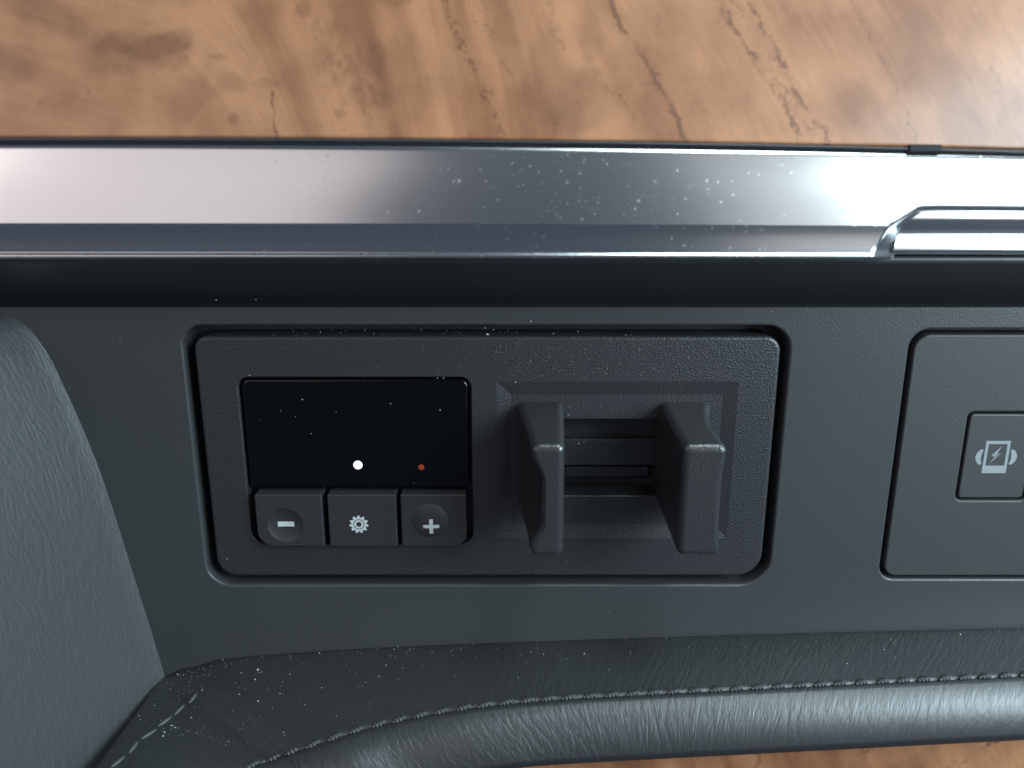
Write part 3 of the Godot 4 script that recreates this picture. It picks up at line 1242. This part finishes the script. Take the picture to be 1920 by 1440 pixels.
# ---------------------------------------------------------------- dust
func build_dust() -> void:
	var spots := []       # [mm point, size mm]
	for p in [[405, 563, 1.0], [480, 562, 0.9], [910, 615, 1.1], [914, 627, 1.4], [995, 603, 1.3], [1447, 584, 0.9], [567, 749, 1.0], [554, 781, 0.7], [630, 772, 0.8], [732, 757, 0.8], [825, 769, 0.9], [583, 813, 0.8], [620, 815, 0.5], [776, 905, 0.7], [820, 709, 0.9], [831, 709, 0.9], [966, 717, 1.6], [468, 704, 0.9], [425, 1048, 1.0], [949, 1000, 0.9], [1062, 1052, 0.8], [1363, 1072, 0.8], [930, 660, 1.0], [937, 660, 0.9], [35, 617, 1.4], [28, 600, 0.9], [225, 634, 0.7], [130, 728, 0.6], [488, 925, 0.9], [570, 927, 0.9], [640, 922, 0.6], [1065, 778, 1.2], [1070, 780, 0.9], [1075, 830, 0.8], [1085, 832, 0.9], [1095, 829, 0.7], [1078, 822, 0.7]]:
		spots.append([on_z(p[0], p[1], 0.05), p[2] * 0.22])
	for i in 300:         # fine specks in the pebble of the faceplate
		var x := clampf(rng.randfn(18.0, 20.0), -57.0, 48.5)
		var y := rng.randf_range(1.2, 8.3)
		spots.append([Vector3(x, y, 0.03), rng.randf_range(0.05, 0.12)])
	for i in 70:
		spots.append([Vector3(rng.randf_range(-80, 100), rng.randf_range(-52, 14), 0.03), rng.randf_range(0.05, 0.12)])
	for i in 50:          # in the groove over the faceplate
		spots.append([Vector3(rng.randfn(-15.0, 20.0), rng.randf_range(9.0, 10.4), -0.6), rng.randf_range(0.06, 0.16)])
	var cols := []
	for i in 61:
		cols.append(pad_profile(pad_point(2.0 + i / 60.0 * 7.5)))
	for i in 500:         # on the leather, thickest at the back edge and towards the corner
		var f := pow(rng.randf(), 1.5)
		var col: Array = cols[int(f * 60.0)]
		var across := absf(rng.randfn(0.0, 0.34 + 0.3 * (1.0 - f)))
		if across > 0.92:
			continue
		var r := 3 + int(across * 14.0)
		var p: Vector3 = col[r].lerp(col[r + 1], rng.randf()) + Vector3(rng.randf_range(-1.5, 1.5), 0.05, rng.randf_range(-0.4, 0.4))
		spots.append([p, rng.randf_range(0.05, 0.17) * (2.0 if rng.randf() < 0.08 else 1.0)])
	for p in [[716, 1220, 2.6], [483, 1256, 2.0], [615, 1236, 1.7], [328, 1364, 2.0], [308, 1373, 1.6], [306, 1380, 1.5], [423, 1228, 1.7], [525, 1300, 1.5], [603, 1290, 1.0], [443, 1330, 1.0], [968, 1293, 1.0]]:
		spots.append([on_y(p[0], p[1], -58.0 if p[0] > 450 else -61.5), p[2] * 0.2])
	for i in 130:         # on the chrome, in the middle
		var x := clampf(rng.randfn(22.0, 24.0), -75.0, 62.0)
		var y := rng.randf_range(31.5, 42.0)
		var k := (42.3 - y) / 11.8
		spots.append([Vector3(x, lean(x, y), lerpf(11.6, 14.6, k) + 0.25 * sin(PI * k) + 0.02), rng.randf_range(0.05, 0.14)])
	var mm := MultiMesh.new()
	mm.transform_format = MultiMesh.TRANSFORM_3D
	mm.mesh = fleck_mesh()
	mm.instance_count = spots.size()
	for i in spots.size():
		var s: float = spots[i][1] * MM * 0.8
		var bs := Basis.from_euler(Vector3(rng.randf() * 0.6, rng.randf() * 0.6, rng.randf() * TAU)).scaled(Vector3.ONE * s)
		bs = bs * Basis.from_scale(Vector3(rng.randf_range(0.7, 1.5), rng.randf_range(0.6, 1.1), 0.6))
		mm.set_instance_transform(i, Transform3D(bs, spots[i][0] * MM))
	var o := MultiMeshInstance3D.new()
	o.name = "dust"
	o.multimesh = mm
	o.material_override = M.dust
	add_child(o)
	o.set_meta("kind", "stuff")
	o.set_meta("label", "pale dust specks and crumbs scattered over leather, plastic and chrome")
	o.set_meta("category", "dust")


func fleck_mesh() -> ArrayMesh:
	var st := SurfaceTool.new()
	st.begin(Mesh.PRIMITIVE_TRIANGLES)
	var top := Vector3(0.1, 0.05, 0.8)
	var low := Vector3(0, 0, -0.6)
	var ring := []
	for k in 6:
		var a := TAU * k / 6.0
		ring.append(Vector3(cos(a), sin(a), 0.1 * sin(a * 3.0)) * [1.0, 0.75, 1.1, 0.8, 0.95, 0.65][k])
	for k in 6:
		for e in [[top, 1.0], [low, -1.0]]:
			var tri := [ring[k], ring[(k + 1) % 6], e[0]] if e[1] < 0.0 else [ring[(k + 1) % 6], ring[k], e[0]]
			for p in tri:
				st.add_vertex(p)
	st.generate_normals()
	return st.commit()


func _ready() -> void:
	rng.seed = 5
	setup_view()
	make_materials()
	build_fascia()
	build_overhang()
	build_chrome()
	build_woods()
	build_wing()
	build_pad()
	build_controller()
	build_charger()
	build_dust()
